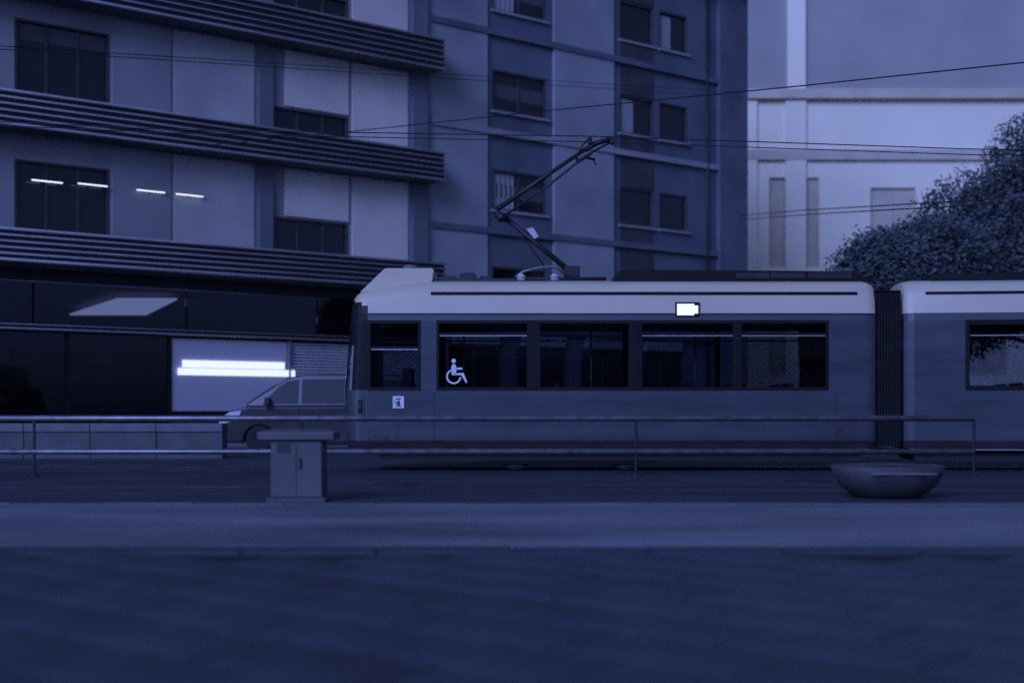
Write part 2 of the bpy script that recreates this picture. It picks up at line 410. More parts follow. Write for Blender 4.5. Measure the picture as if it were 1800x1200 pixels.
for a, b in ((tpx(752), tpx(858)), (tpx(974), tpx(1080))):
    box('bay_panel', 'wall_b2', mb_, (a, 0.0, 4.2), (b, 0.098, 18.2), 0.02)
for (z0, z1) in ((6.25, 8.05), (9.64, 11.65), (13.27, 15.3), (16.97, 18.25)):
    for a, b in cols[1:2]:
        box('spandrel_panel', 'spandrel', mb_, (a + .02, 0.07, z0), (b - .02, 0.098, z1), 0.01)
box('pilaster', 'wall_b', mb_, (tpx(1262), -0.12, 0.0), (T1 - .05, 0.098, 20.9))
for z in (3.7, 7.25, 10.85, 14.45, 18.3):
    box('string_course', 'wall_b2' if z in (10.85,) else 'wall_b', mb_, (T0, -0.06 if z < 18 else -.3, z), (T1 + .04, 0.097, z + .22 if z < 18 else z + .5))
box('roof', 'roofc', mb_, (T0, 0.0, 21.002), (T1, 13, 21.4))

for k, px in enumerate((742, 1238)):
    MB().tube([(tpx(px) + .15, -.04, .1), (tpx(px) + .15, -.04, 18.2)], .055, 8).build('downpipe', 'dark_metal', mb_, smooth=True)
for (a, b), z0 in ((cols[0], 8.15), (cols[1], 11.75), (cols[2], 15.4), (cols[0], 15.4)):
    c = MB(); n_ = 9
    for k in range(n_):
        x0 = a + .1 + (b - a) * .38 * k / n_; x1 = a + .1 + (b - a) * .38 * (k + 1) / n_; ya, yb = (.20, .225) if k % 2 else (.225, .20)
        c.add([(x0, ya, z0 + .08), (x1, yb, z0 + .08), (x1, yb, z0 + 1.38), (x0, ya, z0 + 1.38)], [(0, 1, 2, 3)])
    c.build('curtain', 'wall_b2', mb_)

# ---- pale building closing the gap on the right
BX0, BD = (1288 - 900) / FPX * 80, 80.0
def bx(px): return (px - 900) / FPX * BD - BX0
def bz(py): return CAMZ + (HOR - py) / FPX * BD - .12
pb = tag(empty('corner_building', (BX0, BD, 0.12), 0), 'bright cream building seen down the gap right of the pantograph', 'building')
zc = bz(176)
pw = [(bx(1352), bx(1440), bz(470), bz(312)), (bx(1530), bx(1610), bz(470), bz(330)), (bx(1352), bx(1440), bz(660), bz(520)), (bx(1530), bx(1610), bz(660), bz(520)),
      (bx(1690), bx(1770), bz(470), bz(330)), (bx(1690), bx(1770), bz(660), bz(520))]
wall_with_holes(-3, 34, 0, zc, pw, 0.0, 0.5).build('wall', 'wall_c', pb)
for a, b, z0, z1 in pw:
    f = window(pb, a, b, z0, z1, frame='trim_c', mull=1, depth=0.4, pane='trim_c'); f.location.y = 0.1
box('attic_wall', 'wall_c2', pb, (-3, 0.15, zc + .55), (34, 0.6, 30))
box('pilaster', 'wall_c', pb, (bx(1380), -0.22, 0.0), (bx(1416), -0.002, zc - .002), 0.02)
box('pilaster', 'wall_c', pb, (bx(1384), -0.10, zc + .556), (bx(1416), 0.148, 29), 0.02)
box('pilaster', 'wall_c', pb, (bx(1310), -0.22, 0.0), (bx(1330), -0.002, zc - .002), 0.02)
box('cornice', 'trim_c', pb, (-3, -0.45, zc), (34, 0.14, zc + .55), 0.03)
box('string_course', 'trim_c', pb, (-3, -0.26, bz(282)), (34, -0.224, bz(264)))
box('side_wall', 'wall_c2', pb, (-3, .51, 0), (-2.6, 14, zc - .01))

# ================================================================== TREES
def tree(name, label, loc, blobs, nleaf, th):
    t = empty(name, loc); tag(t, label, 'tree', 'trees on the right')
    tr = MB(); tr.tube([(0, 0, -.05), (0.06, 0.02, th * .5), (-.05, 0.05, th), (0.05, 0.1, th + 2.2)], [.24, .19, .16, .07], 10)
    for (bx_, by_, bz_, rx, rz) in blobs:
        tr.tube([(0, 0.05, th * .8), (bx_ * .5, by_ * .5, (bz_ + th) * .5), (bx_, by_, bz_)], [.1, .07, .03], 6)
    tr.build('trunk', 'bark', t, smooth=True)
    v = []; f = []
    tot = sum(b[3] ** 2 * b[4] for b in blobs)
    for (bx_, by_, bz_, rx, rz) in blobs:
        for _ in range(int(nleaf * rx ** 2 * rz / tot) // 6):
            while True:
                p = Vector((random.uniform(-1, 1), random.uniform(-1, 1), random.uniform(-1, 1)))
                if p.length <= 1 and p.length > random.random() ** 2 * 0.75: break
            cpt = Vector((bx_ + p.x * rx, by_ + p.y * rx, bz_ + p.z * rz))
            for _ in range(6):
                q = cpt + Vector((random.gauss(0, .16), random.gauss(0, .16), random.gauss(0, .13)))
                a = Vector((random.gauss(0, 1), random.gauss(0, 1), random.gauss(0, 1))).normalized()
                b = a.orthogonal().normalized(); s = random.uniform(.04, .085); k = len(v)
                v += [q - a * s * 1.5, q + b * s * .7, q + a * s * 1.5, q - b * s * .7]; f.append((k, k + 1, k + 2, k + 3))
    MB().add(v, f).build('crown', 'leaf', t)
    return t
tree('broadleaf_tree', 'large leafy tree with high crown at the right edge', (18.5, 46, 0.12),
     [(0, 0, 6.6, 3.6, 2.9), (2.2, .6, 9.0, 3.5, 3.1), (5.2, .6, 10.2, 3.4, 3.0), (-3.0, -.4, 5.2, 2.8, 2.2), (-1.6, .8, 7.0, 2.4, 1.9), (4.5, 0, 6, 3.2, 2.6), (1.2, -1.2, 4.6, 3.4, 2.2), (-4.4, .2, 4.4, 2.4, 1.9), (-5.6, .6, 3.6, 1.9, 1.6), (-.6, .2, 8.6, 2.5, 2.3), (-3.4, .5, 6.9, 2.0, 1.8), (-5.6, .3, 5.4, 1.9, 1.5), (1.5, 1.0, 10.2, 2.4, 2.0)], 200000, 3.2)
tree('broadleaf_tree', 'smaller rounded tree left of the large tree behind the tram', (11.4, 43, 0.12),
     [(0, 0, 5.0, 1.7, 1.3), (1.5, .3, 5.5, 1.7, 1.2), (-1.0, 0, 4.2, 1.3, 1.0), (1.2, -.4, 4.0, 1.7, 1.1)], 36000, 2.6)

# ================================================================== THE TRAM
TX, TY = -300 / FPX * 23.6, 23.6
tram = tag(empty('tram', (TX, TY, 0)), 'articulated tram with pale roof band, dark windows and raised pantograph', 'tram')
def lx(px): return (px - 600) / (FPX / 23.6)
def lz(py): return CAMZ + (HOR - py) / (FPX / 23.6)
ZB, ZW0, ZW1, ZS = 0.40, lz(685), lz(564), lz(550)
W = 2.30
LV = [(ZB, .03), (.52, 0), (.95, 0), (ZW0, 0), (1.7, 0), (2.1, 0), (ZW1, 0), (ZS, .008), (2.76, .03), (2.86, .045), (2.93, .058), (lz(514), .07), (3.10, .115), (lz(495), .20), (3.21, .50), (3.24, 1.10)]
def sm(a, b, x):
    x = max(0, min(1, (x - a) / (b - a))); return x * x * (3 - 2 * x)
def shell(parent, xs, nose, wins, names, x_end):
    XC = 0.44
    def xf(z):
        pts = [(0.4, 0.02), (1.0, -.03), (1.36, -.03), (2.0, .03), (2.6, .08), (2.95, .10), (3.3, .16)]
        for (a, b), (c, d) in zip(pts, pts[1:]):
            if z <= c: return b + (d - b) * (max(z, a) - a) / (c - a)
        return pts[-1][1]
    def outline(i):
        z, ins = LV[i]; out = []
        def zz(x):
            q = z
            if nose and z > 2.76:
                top = 2.965 + (lz(495) - 2.965) * sm(-.1, 1.45, x)
                q = 2.76 + (z - 2.76) * (top - 2.76) / (lz(495) - 2.76)
            for xe in ((x_end,) if nose else (0, x_end)):
                e = max(0, 1 - abs(x - xe) / .16)
                if z > 2.9: q -= .05 * e * e
            return q
        def inn(x):
            q = ins
            for xe in ((x_end,) if nose else (0, x_end)):
                e = max(0, 1 - abs(x - xe) / .16); q += .06 * e * e
            return min(q, 1.12)
        side = [x for x in xs if (not nose) or x >= XC]
        near = [(x, inn(x), zz(x)) for x in reversed(side)]
        mid = []
        if nose:
            b = W / 2 - ins; f0 = xf(z) + ins * .5; N = 22
            for k in range(0, N + 1):
                th = math.pi * k / N; p = 0.60
                cx = abs(math.sin(th)) ** p; cy = math.copysign(abs(math.cos(th)) ** p, math.cos(th))
                x = XC - (XC - f0) * cx; mid.append((x, W / 2 - b * cy, zz(x)))
            near = near[:-1] if abs(near[-1][0] - XC) < 1e-6 else near
        far = [(x, W - y, q) for x, y, q in reversed(near)]
        return near + mid + far, len(near), len(mid)
    rows_ = [outline(i)[0] for i in range(len(LV))]
    nn, nm = outline(0)[1:]
    tot = len(rows_[0]); parts = {k: MB() for k in names}
    buck = {k: [] for k in names}
    V = [p for r in rows_ for p in r]
    for i in range(len(LV) - 1):
        for j in range(tot - 1):
            a = rows_[i][j]; b = rows_[i][j + 1]; mx = (a[0] + b[0]) / 2
            z0, z1 = LV[i][0], LV[i + 1][0]; mz = (z0 + z1) / 2
            side = j < nn - 1 or j >= nn + nm
            face = (i * tot + j, i * tot + j + 1, (i + 1) * tot + j + 1, (i + 1) * tot + j)
            if mx > 0.40 and ZW0 < mz < ZW1 and any(w0 - 1e-6 < mx < w1 + 1e-6 for w0, w1 in wins): continue
            k = 'lower'
            if mz < .52: k = 'sill'
            elif mz > ZS: k = 'upper'
            if nose and mx < .44 and ZW0 < mz and (mx < .40 or mz < ZW1):
                lim = 2.93 if mx < .22 else (2.86 if mx < .33 else 2.76)
                if mz < lim: k = 'screen' if mx < .16 else ('mask' if a[1] < W / 2 else 'mask2')
            buck[k].append(face)
    objs = {}
    for k, (nm_, mt) in names.items():
        used = sorted({q for f in buck[k] for q in f}); mp = {q: i for i, q in enumerate(used)}
        m = MB().add([V[q] for q in used], [tuple(mp[q] for q in f) for f in buck[k]])
        if m.f: objs[k] = m.build(nm_, mt, parent, smooth=(k == 'upper'))
    return objs

WB0, WB1 = lx(767), lx(1457)
CW0, CW1 = 0.44, lx(740)
xs = sorted({0.44, CW1, WB0, WB1, lx(1540), lx(1530), lx(1533), lx(1524), lx(1537), 1.0, 1.45, 0.7, 0.85, 3, 5, 7, lx(1500)})
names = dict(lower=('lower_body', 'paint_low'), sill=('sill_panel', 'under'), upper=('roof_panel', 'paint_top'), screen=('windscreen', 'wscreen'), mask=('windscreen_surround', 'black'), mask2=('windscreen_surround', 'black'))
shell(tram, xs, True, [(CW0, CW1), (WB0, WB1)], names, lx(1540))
LE = lx(1540)

def tram_window(parent, a, b, far=False, hopper=True, hz=None, bar=0.016):
    y0, y1 = (-0.006, 0.05) if not far else (W - .05, W + .006)
    f = MB(); e = 0.045
    f.box(a, y0, ZW0 - .012, a + e, y1, ZW1 + .012).box(b - e, y0, ZW0 - .012, b, y1, ZW1 + .012)
    f.box(a + e, y0, ZW0 - .012, b - e, y1, ZW0 + e).box(a + e, y0, ZW1 - e, b - e, y1, ZW1 + .012)
    fo = f.build('window', 'black', parent, 0.004)
    ym = (y0 + y1) / 2
    box('pane', 'tglass', fo, (a + e, ym - .004, ZW0 + e), (b - e, ym + .004, ZW1 - e))
    if hopper and not far:
        z = hz or lz(590)
        box('hopper_bar', 'alu', fo, (a + e + .01, y0 + .004, z - bar / 2), (b - e - .01, ym - .006, z + bar / 2))
        box('hopper_frame', 'black', fo, (a + e + .01, y0 + .006, z + bar / 2 + .001), (b - e - .01, ym - .006, z + .05))
    return fo
edges = [(lx(767), lx(937.5)), (lx(937.5), lx(1117.5)), (lx(1117.5), lx(1296)), (lx(1296), lx(1457))]
for i, (a, b) in enumerate(edges):
    tram_window(tram, a + .001, b - .001, hopper=(i != 1)); tram_window(tram, a + .001, b - .001, far=True)
pill = MB()
for px0, px1 in ((926, 949), (1106, 1129), (1288, 1304)):
    MB().box(lx(px0), -0.003, ZW0 + .046, lx(px1), 0.03, ZW1 - .046).build('window_pillar', 'black', tram)
cw = tram_window(tram, CW0 + .001, CW1 - .001, hopper=True, hz=lz(614)); tram_window(tram, CW0 + .001, CW1 - .001, far=True)
box('quarter_post', 'black', tram, (lx(640) - .02, -0.004, ZW0), (CW0, 0.05, ZW1))
# gutter, body seams, hatch, lamp
box('gutter', 'black', tram, (lx(757), 0.035, lz(517)), (lx(1508), 0.10, lz(512.5)))
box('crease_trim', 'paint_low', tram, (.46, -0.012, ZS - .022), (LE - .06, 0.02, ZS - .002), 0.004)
hx0, hx1 = 0.30, lx(640)
MB().box(hx0, .012, lz(697) - .004, hx1, .03, lz(697) + .004).box(hx1 - .004, -.0025, lz(745), hx1 + .004, .03, lz(697)).build('panel_seam', 'black', tram)
sig = MB().box(lx(629), -.012, lz(726), lx(640) - .03, .03, lz(703)).build('corner_lamp', 'black', tram, 0.008)
box('lens', 'lens', sig, (lx(630), -.016, lz(718)), (lx(638) - .03, -.0125, lz(707)))
for px in (700, 763, 1470):
    box('panel_seam', 'black', tram, (lx(px) - .003, -.002, .53), (lx(px) + .003, .01, lz(742 if px == 700 else 690)))
box('skirt_trim', 'dark_metal', tram, (.46, -0.01, .50), (LE - .06, .02, .535))
gr = box('vent_grille', 'under', tram, (lx(1467), -.003, lz(768)), (lx(1503), .01, lz(749)))
for k in range(5):
    z = lz(768) + .02 + k * .034
    box('vent_slat', 'steel', gr, (lx(1468), -.010, z), (lx(1502), -.0035, z + .010))
# emblem: pale plate with a dark upright bear under a crown
em = box('emblem_plate', 'white', tram, (lx(690.5), -.004, lz(717)), (lx(710), .01, lz(696)))
ex, ez = lx(700), lz(717)
bear = [(-.030, .018), (-.012, .030), (-.004, .052), (-.038, .076), (-.040, .086), (-.006, .080), (-.010, .094), (-.042, .112), (-.040, .122), (-.004, .108),
        (.000, .126), (.012, .130), (.020, .118), (.022, .080), (.020, .055), (.034, .030), (.040, .018), (.018, .018), (.008, .040), (-.004, .020), (-.016, .014)]
bear = [(x * 1.45 - .004, z) for x, z in bear]
MB().add([(ex + x, -.0055, ez + z) for x, z in bear], [tuple(range(len(bear)))]).build('bear_print', 'ink', em)
crown = [(-.042, .142), (.042, .142), (.046, .168), (.026, .156), (.012, .170), (0, .157), (-.012, .170), (-.026, .156), (-.046, .168)]
MB().add([(ex + x, -.0055, ez + z) for x, z in crown], [tuple(range(len(crown)))]).build('crown_print', 'ink', em)
text_mesh('fleet_number', '226 A', 0.19, 'ink', tram, (lx(655), -.0015, lz(778)), (R(90), 0, 0))
# wheelchair sign on the first long window: head, body, arm, seat and leg, wheel
wc = MB()
wx, wz = lx(785), lz(676); kx = 1 / (FPX / 23.6)
def wp(px, py): return (lx(px), lz(py))
YW = -.0015
def flat(m, poly):
    m.add([(x, YW, z) for x, z in poly], [tuple(range(len(poly)))])
flat(wc, [(lx(797.5) + .036 * math.cos(t), lz(634) + .036 * math.sin(t)) for t in [2 * math.pi * k / 16 for k in range(16)]])
flat(wc, [wp(794, 657), wp(793, 644), wp(796, 639.5), wp(800, 640), wp(802, 645), wp(802, 657)])
flat(wc, [wp(801, 649.5), wp(801, 645.8), wp(813, 645.8), wp(813, 649)])
flat(wc, [wp(794, 659), wp(794, 656.5), wp(813, 655), wp(815, 655.5), wp(821.5, 671.5), wp(818.5, 672.5), wp(811, 659)])
c0, c1, ro, ri = lx(797.5), lz(661.5), 13.3 * kx, 10.3 * kx
ang = [R(115 + k * (355 - 115) / 20) for k in range(21)]
wc.add([(c0 + r * math.cos(t), YW, c1 + r * math.sin(t)) for t in ang for r in (ro, ri)], [(2 * k, 2 * k + 1, 2 * k + 3, 2 * k + 2) for k in range(20)])
o = wc.build('wheelchair_sign', 'white', tram); o.location.y = 0.012; o['label'] = 'white wheelchair sign on the window glass'
# lit side display
dsp = box('side_display', 'black', tram, (lx(1187), -.012, lz(557)), (lx(1230), .06, lz(531)), 0.01)
box('display_light', 'led', dsp, (lx(1190), -.016, lz(554)), (lx(1220), -.0125, lz(534)))
box('display_light', 'led', dsp, (lx(1220), -.016, lz(551)), (lx(1227), -.0125, lz(537)))
# interior: floor, ceiling, seats, poles, cab bulkhead
box('floor', 'inner', tram, (.5, .06, .36), (LE - .1, W - .06, .42))
box('ceiling', 'inner', tram, (.7, .10, 2.58), (LE - .1, W - .10, 2.62))
box('cab_bulkhead', 'under', tram, (CW1 + .04, .08, .43), (CW1 + .10, W - .08, 2.56))
st = None
for i, x in enumerate((2.4, 3.2, 4.6, 5.4, 6.3, 7.1)):
    for y in (.12, 1.32):
        if st is None:
            st = MB().box(0, 0, .42, .42, .80, .50).box(.36, 0, .505, .44, .80, 1.05).box(.1, .3, .0, .3, .5, .42).build('seat', 'seat', tram, 0.03); st.location = (x, y, .43)
        else: share(st, 'seat', tram, (x, y, .43))
for x in (2.0, 4.2, 6.0, 7.8):
    MB().tube([(x, 1.0, .43), (x, 1.0, 2.575)], .018, 8).build('grab_pole', 'steel', tram, smooth=True)
MB().tube([(1.7, .55, 2.2), (8.0, .55, 2.2)], .016, 8).build('hand_rail', 'steel', tram, smooth=True)
for y, z in ((.42, 2.44), (.62, 2.50), (W - .5, 2.46)):
    box('ceiling_strip', 'alu', tram, (1.75, y, z), (LE - .3, y + .10, z + .03))
box('driver_seat', 'seat', tram, (.95, .8, .9), (1.12, 1.4, 1.75), 0.04)
box('cab_console', 'under', tram, (.2, .3, .5), (.6, 2.0, 1.30), 0.05)
box('driver_seat', 'seat', tram, (.62, .8, .82), (1.0, 1.4, .92), 0.03)
# underframe and wheels
box('underframe', 'under', tram, (.6, .25, .18), (LE - .2, W - .25, .355))
wl = None
for x in (2.9, 4.75):
    for y in (.36, W - .46):
        if wl is None:
            wl = MB().lathe([(.0, 0), (.24, 0), (.29, .02), (.30, .08), (.30, .10), (.0, .10)], 28, axis='y').build('wheel', 'dark_metal', tram); wl.location = (x, y, .31)
        else: share(wl, 'wheel', tram, (x, y, .31))
box('bogie_frame', 'under', tram, (2.4, .30, .12), (5.25, .355, .30), 0.03)
# roof gear
prof = [(lx(630), lz(509)), (lx(757), lz(494.5)), (lx(762), lz(468)), (lx(675), lz(468))]
rb = MB()
rb.prism_xz([(lx(629), lz(509) - .02), (lx(757), lz(499)), (lx(761), lz(472)), (lx(758), lz(468)), (lx(676), lz(468)), (lx(671), lz(471))], .30, W - .30)
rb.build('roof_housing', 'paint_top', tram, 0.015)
MB().lathe([(.125, 3.405), (.125, 3.50), (.11, 3.525), (.05, 3.53)], 20, c=(lx(714), 1.0, 0)).build('antenna_dome', 'conc2', tram, smooth=False)
rk = MB().box(lx(765), .45, 3.20, lx(905), .62, 3.25).box(lx(768), .5, 3.25, lx(800), 1.7, 3.29).box(lx(806), .5, 3.25, lx(835), 1.7, 3.335).box(lx(842), .55, 3.25, lx(860), 1.7, 3.30)
rk.build('roof_rack', 'dark_metal', tram)
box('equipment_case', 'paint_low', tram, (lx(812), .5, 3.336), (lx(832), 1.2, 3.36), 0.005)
lc = MB().prism_xz([(lx(1078), 3.19), (lx(1532), 3.17), (lx(1527), 3.32), (lx(1500), 3.36), (lx(1430), 3.375), (lx(1100), 3.395), (lx(1090), 3.37)], .42, W - .42)
lc.build('equipment_case', 'black', tram, 0.01)
for px0, px1 in ((1300, 1360), (1363, 1424), (1430, 1508)):
    box('equipment_cover', 'dark_metal', tram, (lx(px0), .40, 3.245), (lx(px1), .415, 3.345 if px0 < 1430 else 3.35), 0.003)
# pantograph
def pp(px, py, y=W / 2):
    d = TY + y; p = at(px, py, d); return Vector((p.x - TX, y, p.z))
pg = MB()
for y in (.75, 1.55):
    pg.tube([pp(905, 490, y), pp(1065, 490, y)], .03, 8)
for px in (920, 1005, 1060):
    pg.tube([pp(px, 490, .75), pp(px, 490, 1.55)], .03, 8)
pgo = pg.build('pantograph', 'panto', tram, smooth=True)
MB().tube([pp(1003, 478), pp(885, 380)], [.052, .042], 10).build('lower_arm', 'panto', pgo, smooth=True)
MB().tube([pp(960, 472, 1.0), pp(925, 425, 1.0), pp(884, 386, 1.0)], .012, 6).build('guide_rod', 'panto', pgo, smooth=True)
MB().tube([pp(881, 382, .95), pp(881, 382, 1.35)], .085, 14).tube([pp(872, 376), pp(890, 384)], .07, 10).build('knee_joint', 'panto', pgo, smooth=True)
MB().tube([pp(872, 369), pp(950, 316), pp(1030, 262)], [.05, .04, .03], 10).build('upper_arm', 'panto', pgo, smooth=True)
MB().tube([pp(884, 381, 1.02), pp(968, 323, 1.02), pp(1012, 288, 1.02), pp(1040, 270, 1.02)], .02, 8).build('upper_rod', 'panto', pgo, smooth=True)
hd = MB()
for y in (.55, 1.15, 1.75):
    hd.tube([pp(1012, 280, y), pp(1025, 254, y), pp(1036, 243, y)], .018, 6)
hd.tube([pp(1028, 264), pp(1048, 252), pp(1078, 243)], .045, 8).tube([pp(1014, 284), pp(1040, 268), pp(1062, 256), pp(1078, 248)], .022, 6)
hd.tube([pp(1012, 282), pp(1030, 277), pp(1046, 281)], .025, 6).tube([pp(1044, 280), pp(1047, 291)], .012, 6)
hd.build('head_frame', 'panto', pgo, smooth=True)
for (px, py) in ((1037, 243), (1076, 243)):
    MB().tube([pp(px, py + 9, .15), pp(px, py + 2, .35), pp(px, py, .6), pp(px, py, 1.7), pp(px, py + 2, 1.95), pp(px, py + 9, 2.15)], .038, 8).build('collector_strip', 'panto', pgo, smooth=True)
a, b = pp(927, 405, 1.08), pp(941, 411, 1.08)
MB().prism_xz([(b.x - .02, b.z - .09), (b.x + .06, b.z - .05), (a.x + .10, a.z + .05), (a.x - .02, a.z + .03)][::1], 1.06, 1.09).build('label_plate', 'copper', pgo)
MB().tube([pp(905, 488, .8), pp(920, 477, .8), pp(950, 470, .8), pp(978, 468, .8), pp(992, 480, .8)], .028, 8).build('spring_tube', 'steel', pgo, smooth=True)
for px in (916, 975):
    MB().lathe([(.055, 0), (.09, .02), (.055, .04), (.09, .06), (.055, .09), (.05, .11)], 14, c=tuple(pp(px, 493, .75))).build('insulator', 'copper', pgo)
a = pp(992, 488)
box('drive_box', 'panto', pgo, (a.x, .95, a.z - .02), (a.x + .26, 1.35, a.z + .19), 0.02)
# bellows and rear section
bl = MB(); nb = 9
for k in range(nb):
    x0 = LE + .015 + k * (lx(1590) - LE - .03) / nb; x1 = x0 + (lx(1590) - LE - .03) / nb
    xm = (x0 + x1) / 2
    for y0, y1 in ((.16, .30), (W - .30, W - .16)):
        ya, yb = (y0, y0 - .05) if y0 < 1 else (y1, y1 + .05)
        bl.add([(x0, ya, .42), (xm, yb, .42), (x1, ya, .42), (x0, ya, 2.98), (xm, yb, 2.98), (x1, ya, 2.98)], [(0, 1, 4, 3), (1, 2, 5, 4)])
    bl.add([(x0, .16, 2.98), (xm, .11, 3.03), (x1, .16, 2.98), (x0, W - .16, 2.98), (xm, W - .11, 3.03), (x1, W - .16, 2.98)], [(0, 1, 4, 3), (1, 2, 5, 4)])
bl.build('bellows', 'rubber', tram)
box('floor_plate', 'under', tram, (LE - .05, .3, .30), (lx(1590) + .05, W - .3, .37))
rs = empty('rear_section', (lx(1590), .01, 0), R(-7), tram)
RL = 8.4
rwin = [(.98 + k * 1.62, .98 + (k + 1) * 1.62) for k in range(4)]
xs2 = sorted({0, .03, .07, .16, .98, RL, RL - .03, RL - .07, RL - .16, .98 + 4 * 1.62, 2.5, 4, 6})
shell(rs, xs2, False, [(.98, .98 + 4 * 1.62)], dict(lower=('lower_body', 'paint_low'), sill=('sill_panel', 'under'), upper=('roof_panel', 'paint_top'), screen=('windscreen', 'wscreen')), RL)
for a, b in rwin:
    for far in (False, True):
        y0, y1 = (-0.006, 0.05) if not far else (W - .05, W + .006); e = .07
        MB().box(a, y0, ZW0 - .012, a + e, y1, ZW1 + .012).box(b - e, y0, ZW0 - .012, b, y1, ZW1 + .012).box(a + e, y0, ZW0 - .012, b - e, y1, ZW0 + e).box(a + e, y0, ZW1 - e, b - e, y1, ZW1 + .012).build('window', 'black', rs, 0.004)
        ym = (y0 + y1) / 2
        box('pane', 'tglass', rs, (a + e, ym - .004, ZW0 + e), (b - e, ym + .004, ZW1 - e))
    box('hopper_bar', 'alu', rs, (a + .08, -.001, lz(590) - .008), (b - .08, .016, lz(590) + .008))
box('gutter', 'black', rs, (.35, .035, lz(516.5)), (RL - .3, .10, lz(512.5)))
box('floor', 'inner', rs, (.1, .06, .36), (RL - .1, W - .06, .42))
box('ceiling', 'inner', rs, (.1, .10, 2.58), (RL - .1, W - .10, 2.62))
for k in range(4):
    for y in (.12, 1.32): share(st, 'seat', rs, (1.5 + k * 1.5, y, .43))
box('underframe', 'under', rs, (.2, .25, .18), (RL - .2, W - .25, .355))
for x in (2.6, 4.4):
    for y in (.36, W - .46): share(wl, 'wheel', rs, (x, y, .31))
box('equipment_case', 'black', rs, (.5, .45, 3.2), (5.0, W - .45, 3.33), 0.02)

# ================================================================== OVERHEAD WIRES
def wire(label, pts, r=.012, sag=0.0):
    q = []
    for (a, b) in zip(pts, pts[1:]):
        for k in range(6): q.append(a.lerp(b, k / 6))
    q.append(pts[-1])
    o = MB().tube(q, r, 6).build('overhead_wire', 'wire', None, smooth=True)
    tag(o, label, 'wire', 'overhead wires'); return o
def sides(p0, p1, ext=12):
    d = (p1 - p0).normalized(); return p0 - d * ext, p1 + d * ext
a, b = at(-500, 50, 26), at(1306, 163, 60.2); wire('thin dark wire near the top left, upper of a close pair', [a, b], .011)
a, b = at(-500, 54, 25), at(1306, 172, 60.2); wire('thin dark wire near the top left, lower of a close pair', [a, b], .011)
mid_ = pp(1056, 240) + Vector((TX, TY, 0))
wire('contact wire touching the raised pantograph head', [at(-400, 196, 24.6), at(300, 228, 24.7), mid_, at(1700, 262, 24.8), at(2300, 270, 24.9)], .010)
wire('wire just below the contact wire on the left, behind the pantograph', [at(-400, 203, 27.4), at(300, 234, 27.5), at(1056, 250, 27.6), at(1700, 272, 27.7), at(2300, 280, 27.8)], .010)
wire('span wire rising across the bright building to the right edge', [at(300, 262, 44), at(620, 231, 38), at(960, 195, 32), at(1400, 152, 27), at(1840, 106, 23.5), at(2300, 50, 21)], .013)
wire('short dark wire in front of the large tree, upper of two', [at(1300, 379, 59.6), at(1420, 369, 46), at(1560, 361, 33), at(1840, 344, 31), at(2300, 310, 29)], .016)
wire('dark wire in front of the large tree, lower of two', [at(1300, 386, 59.6), at(1420, 377, 46), at(1560, 369, 33.4), at(1840, 353, 31.4), at(2300, 322, 29.4)], .016)
wire('wire low over the tram roof at the right edge', [at(1300, 500, 30), at(1560, 490, 28), at(1840, 478, 26), at(2300, 455, 23)], .02)

# ================================================================== RAILING IN FRONT OF THE TRAM
RD = 22.1
rl = tag(empty('railing', (0, RD, 0)), 'long two-bar steel tube railing running in front of the tram', 'railing')
X0, X1 = -16.0, (1712 - 900) / FPX * RD
z1, z2 = CAMZ + (HOR - 735) / FPX * RD, CAMZ + (HOR - 793.5) / FPX * RD
MB().tube([(X0, 0, z1), (X1, 0, z1)], .048, 14).build('top_rail', 'steel', rl, smooth=True)
MB().tube([(X0, 0, z2), (X1, 0, z2)], .045, 14).build('lower_rail', 'steel', rl, smooth=True)
post = None
for px in (-700, -180, 60, 530, 1118, 1712):
    x = (px - 900) / FPX * RD
    if post is None:
        post = MB().tube([(0, 0, -.02), (0, 0, z1 - .03)], .024, 10).lathe([(.08, 0), (.08, .02), (.03, .03)], 12).build('post', 'dark_metal', rl, smooth=False); post.location = (x, 0, 0)
    else: share(post, 'post', rl, (x, 0, 0))

# ================================================================== STREET OBJECTS
p = at(520, 884, 15.95)
cb = tag(empty('utility_cabinet', (p.x, p.y + .25, 0)), 'squat grey street cabinet with overhanging lid before the tram nose', 'cabinet')
MB().box(-.29, -.22, .05, .29, .22, .70).build('body', 'cab', cb, 0.015)
MB().add([(-.43, -.28, .70), (.43, -.28, .70), (.43, .28, .70), (-.43, .28, .70), (-.43, -.28, .79), (.43, -.28, .79), (.43, .28, .79), (-.43, .28, .79), (-.3, -.18, .82), (.3, -.18, .82), (.3, .18, .82), (-.3, .18, .82)],
         [(3, 2, 1, 0), (0, 1, 5, 4), (1, 2, 6, 5), (2, 3, 7, 6), (3, 0, 4, 7), (4, 5, 9, 8), (5, 6, 10, 9), (6, 7, 11, 10), (7, 4, 8, 11), (8, 9, 10, 11)]).build('lid', 'cab', cb, 0.01)
MB().box(-.33, -.26, -.01, .33, .26, .05).build('plinth', 'conc', cb, 0.01)
box('door_seam', 'black', cb, (-.003, -.223, .09), (.003, -.2195, .66))
for k in range(5):
    box('vent_slat', 'black', cb, (-.22, -.2235, .56 + k * .022), (-.06, -.2195, .57 + k * .022))
box('handle', 'dark_metal', cb, (.03, -.24, .38), (.06, -.2205, .50), 0.005)

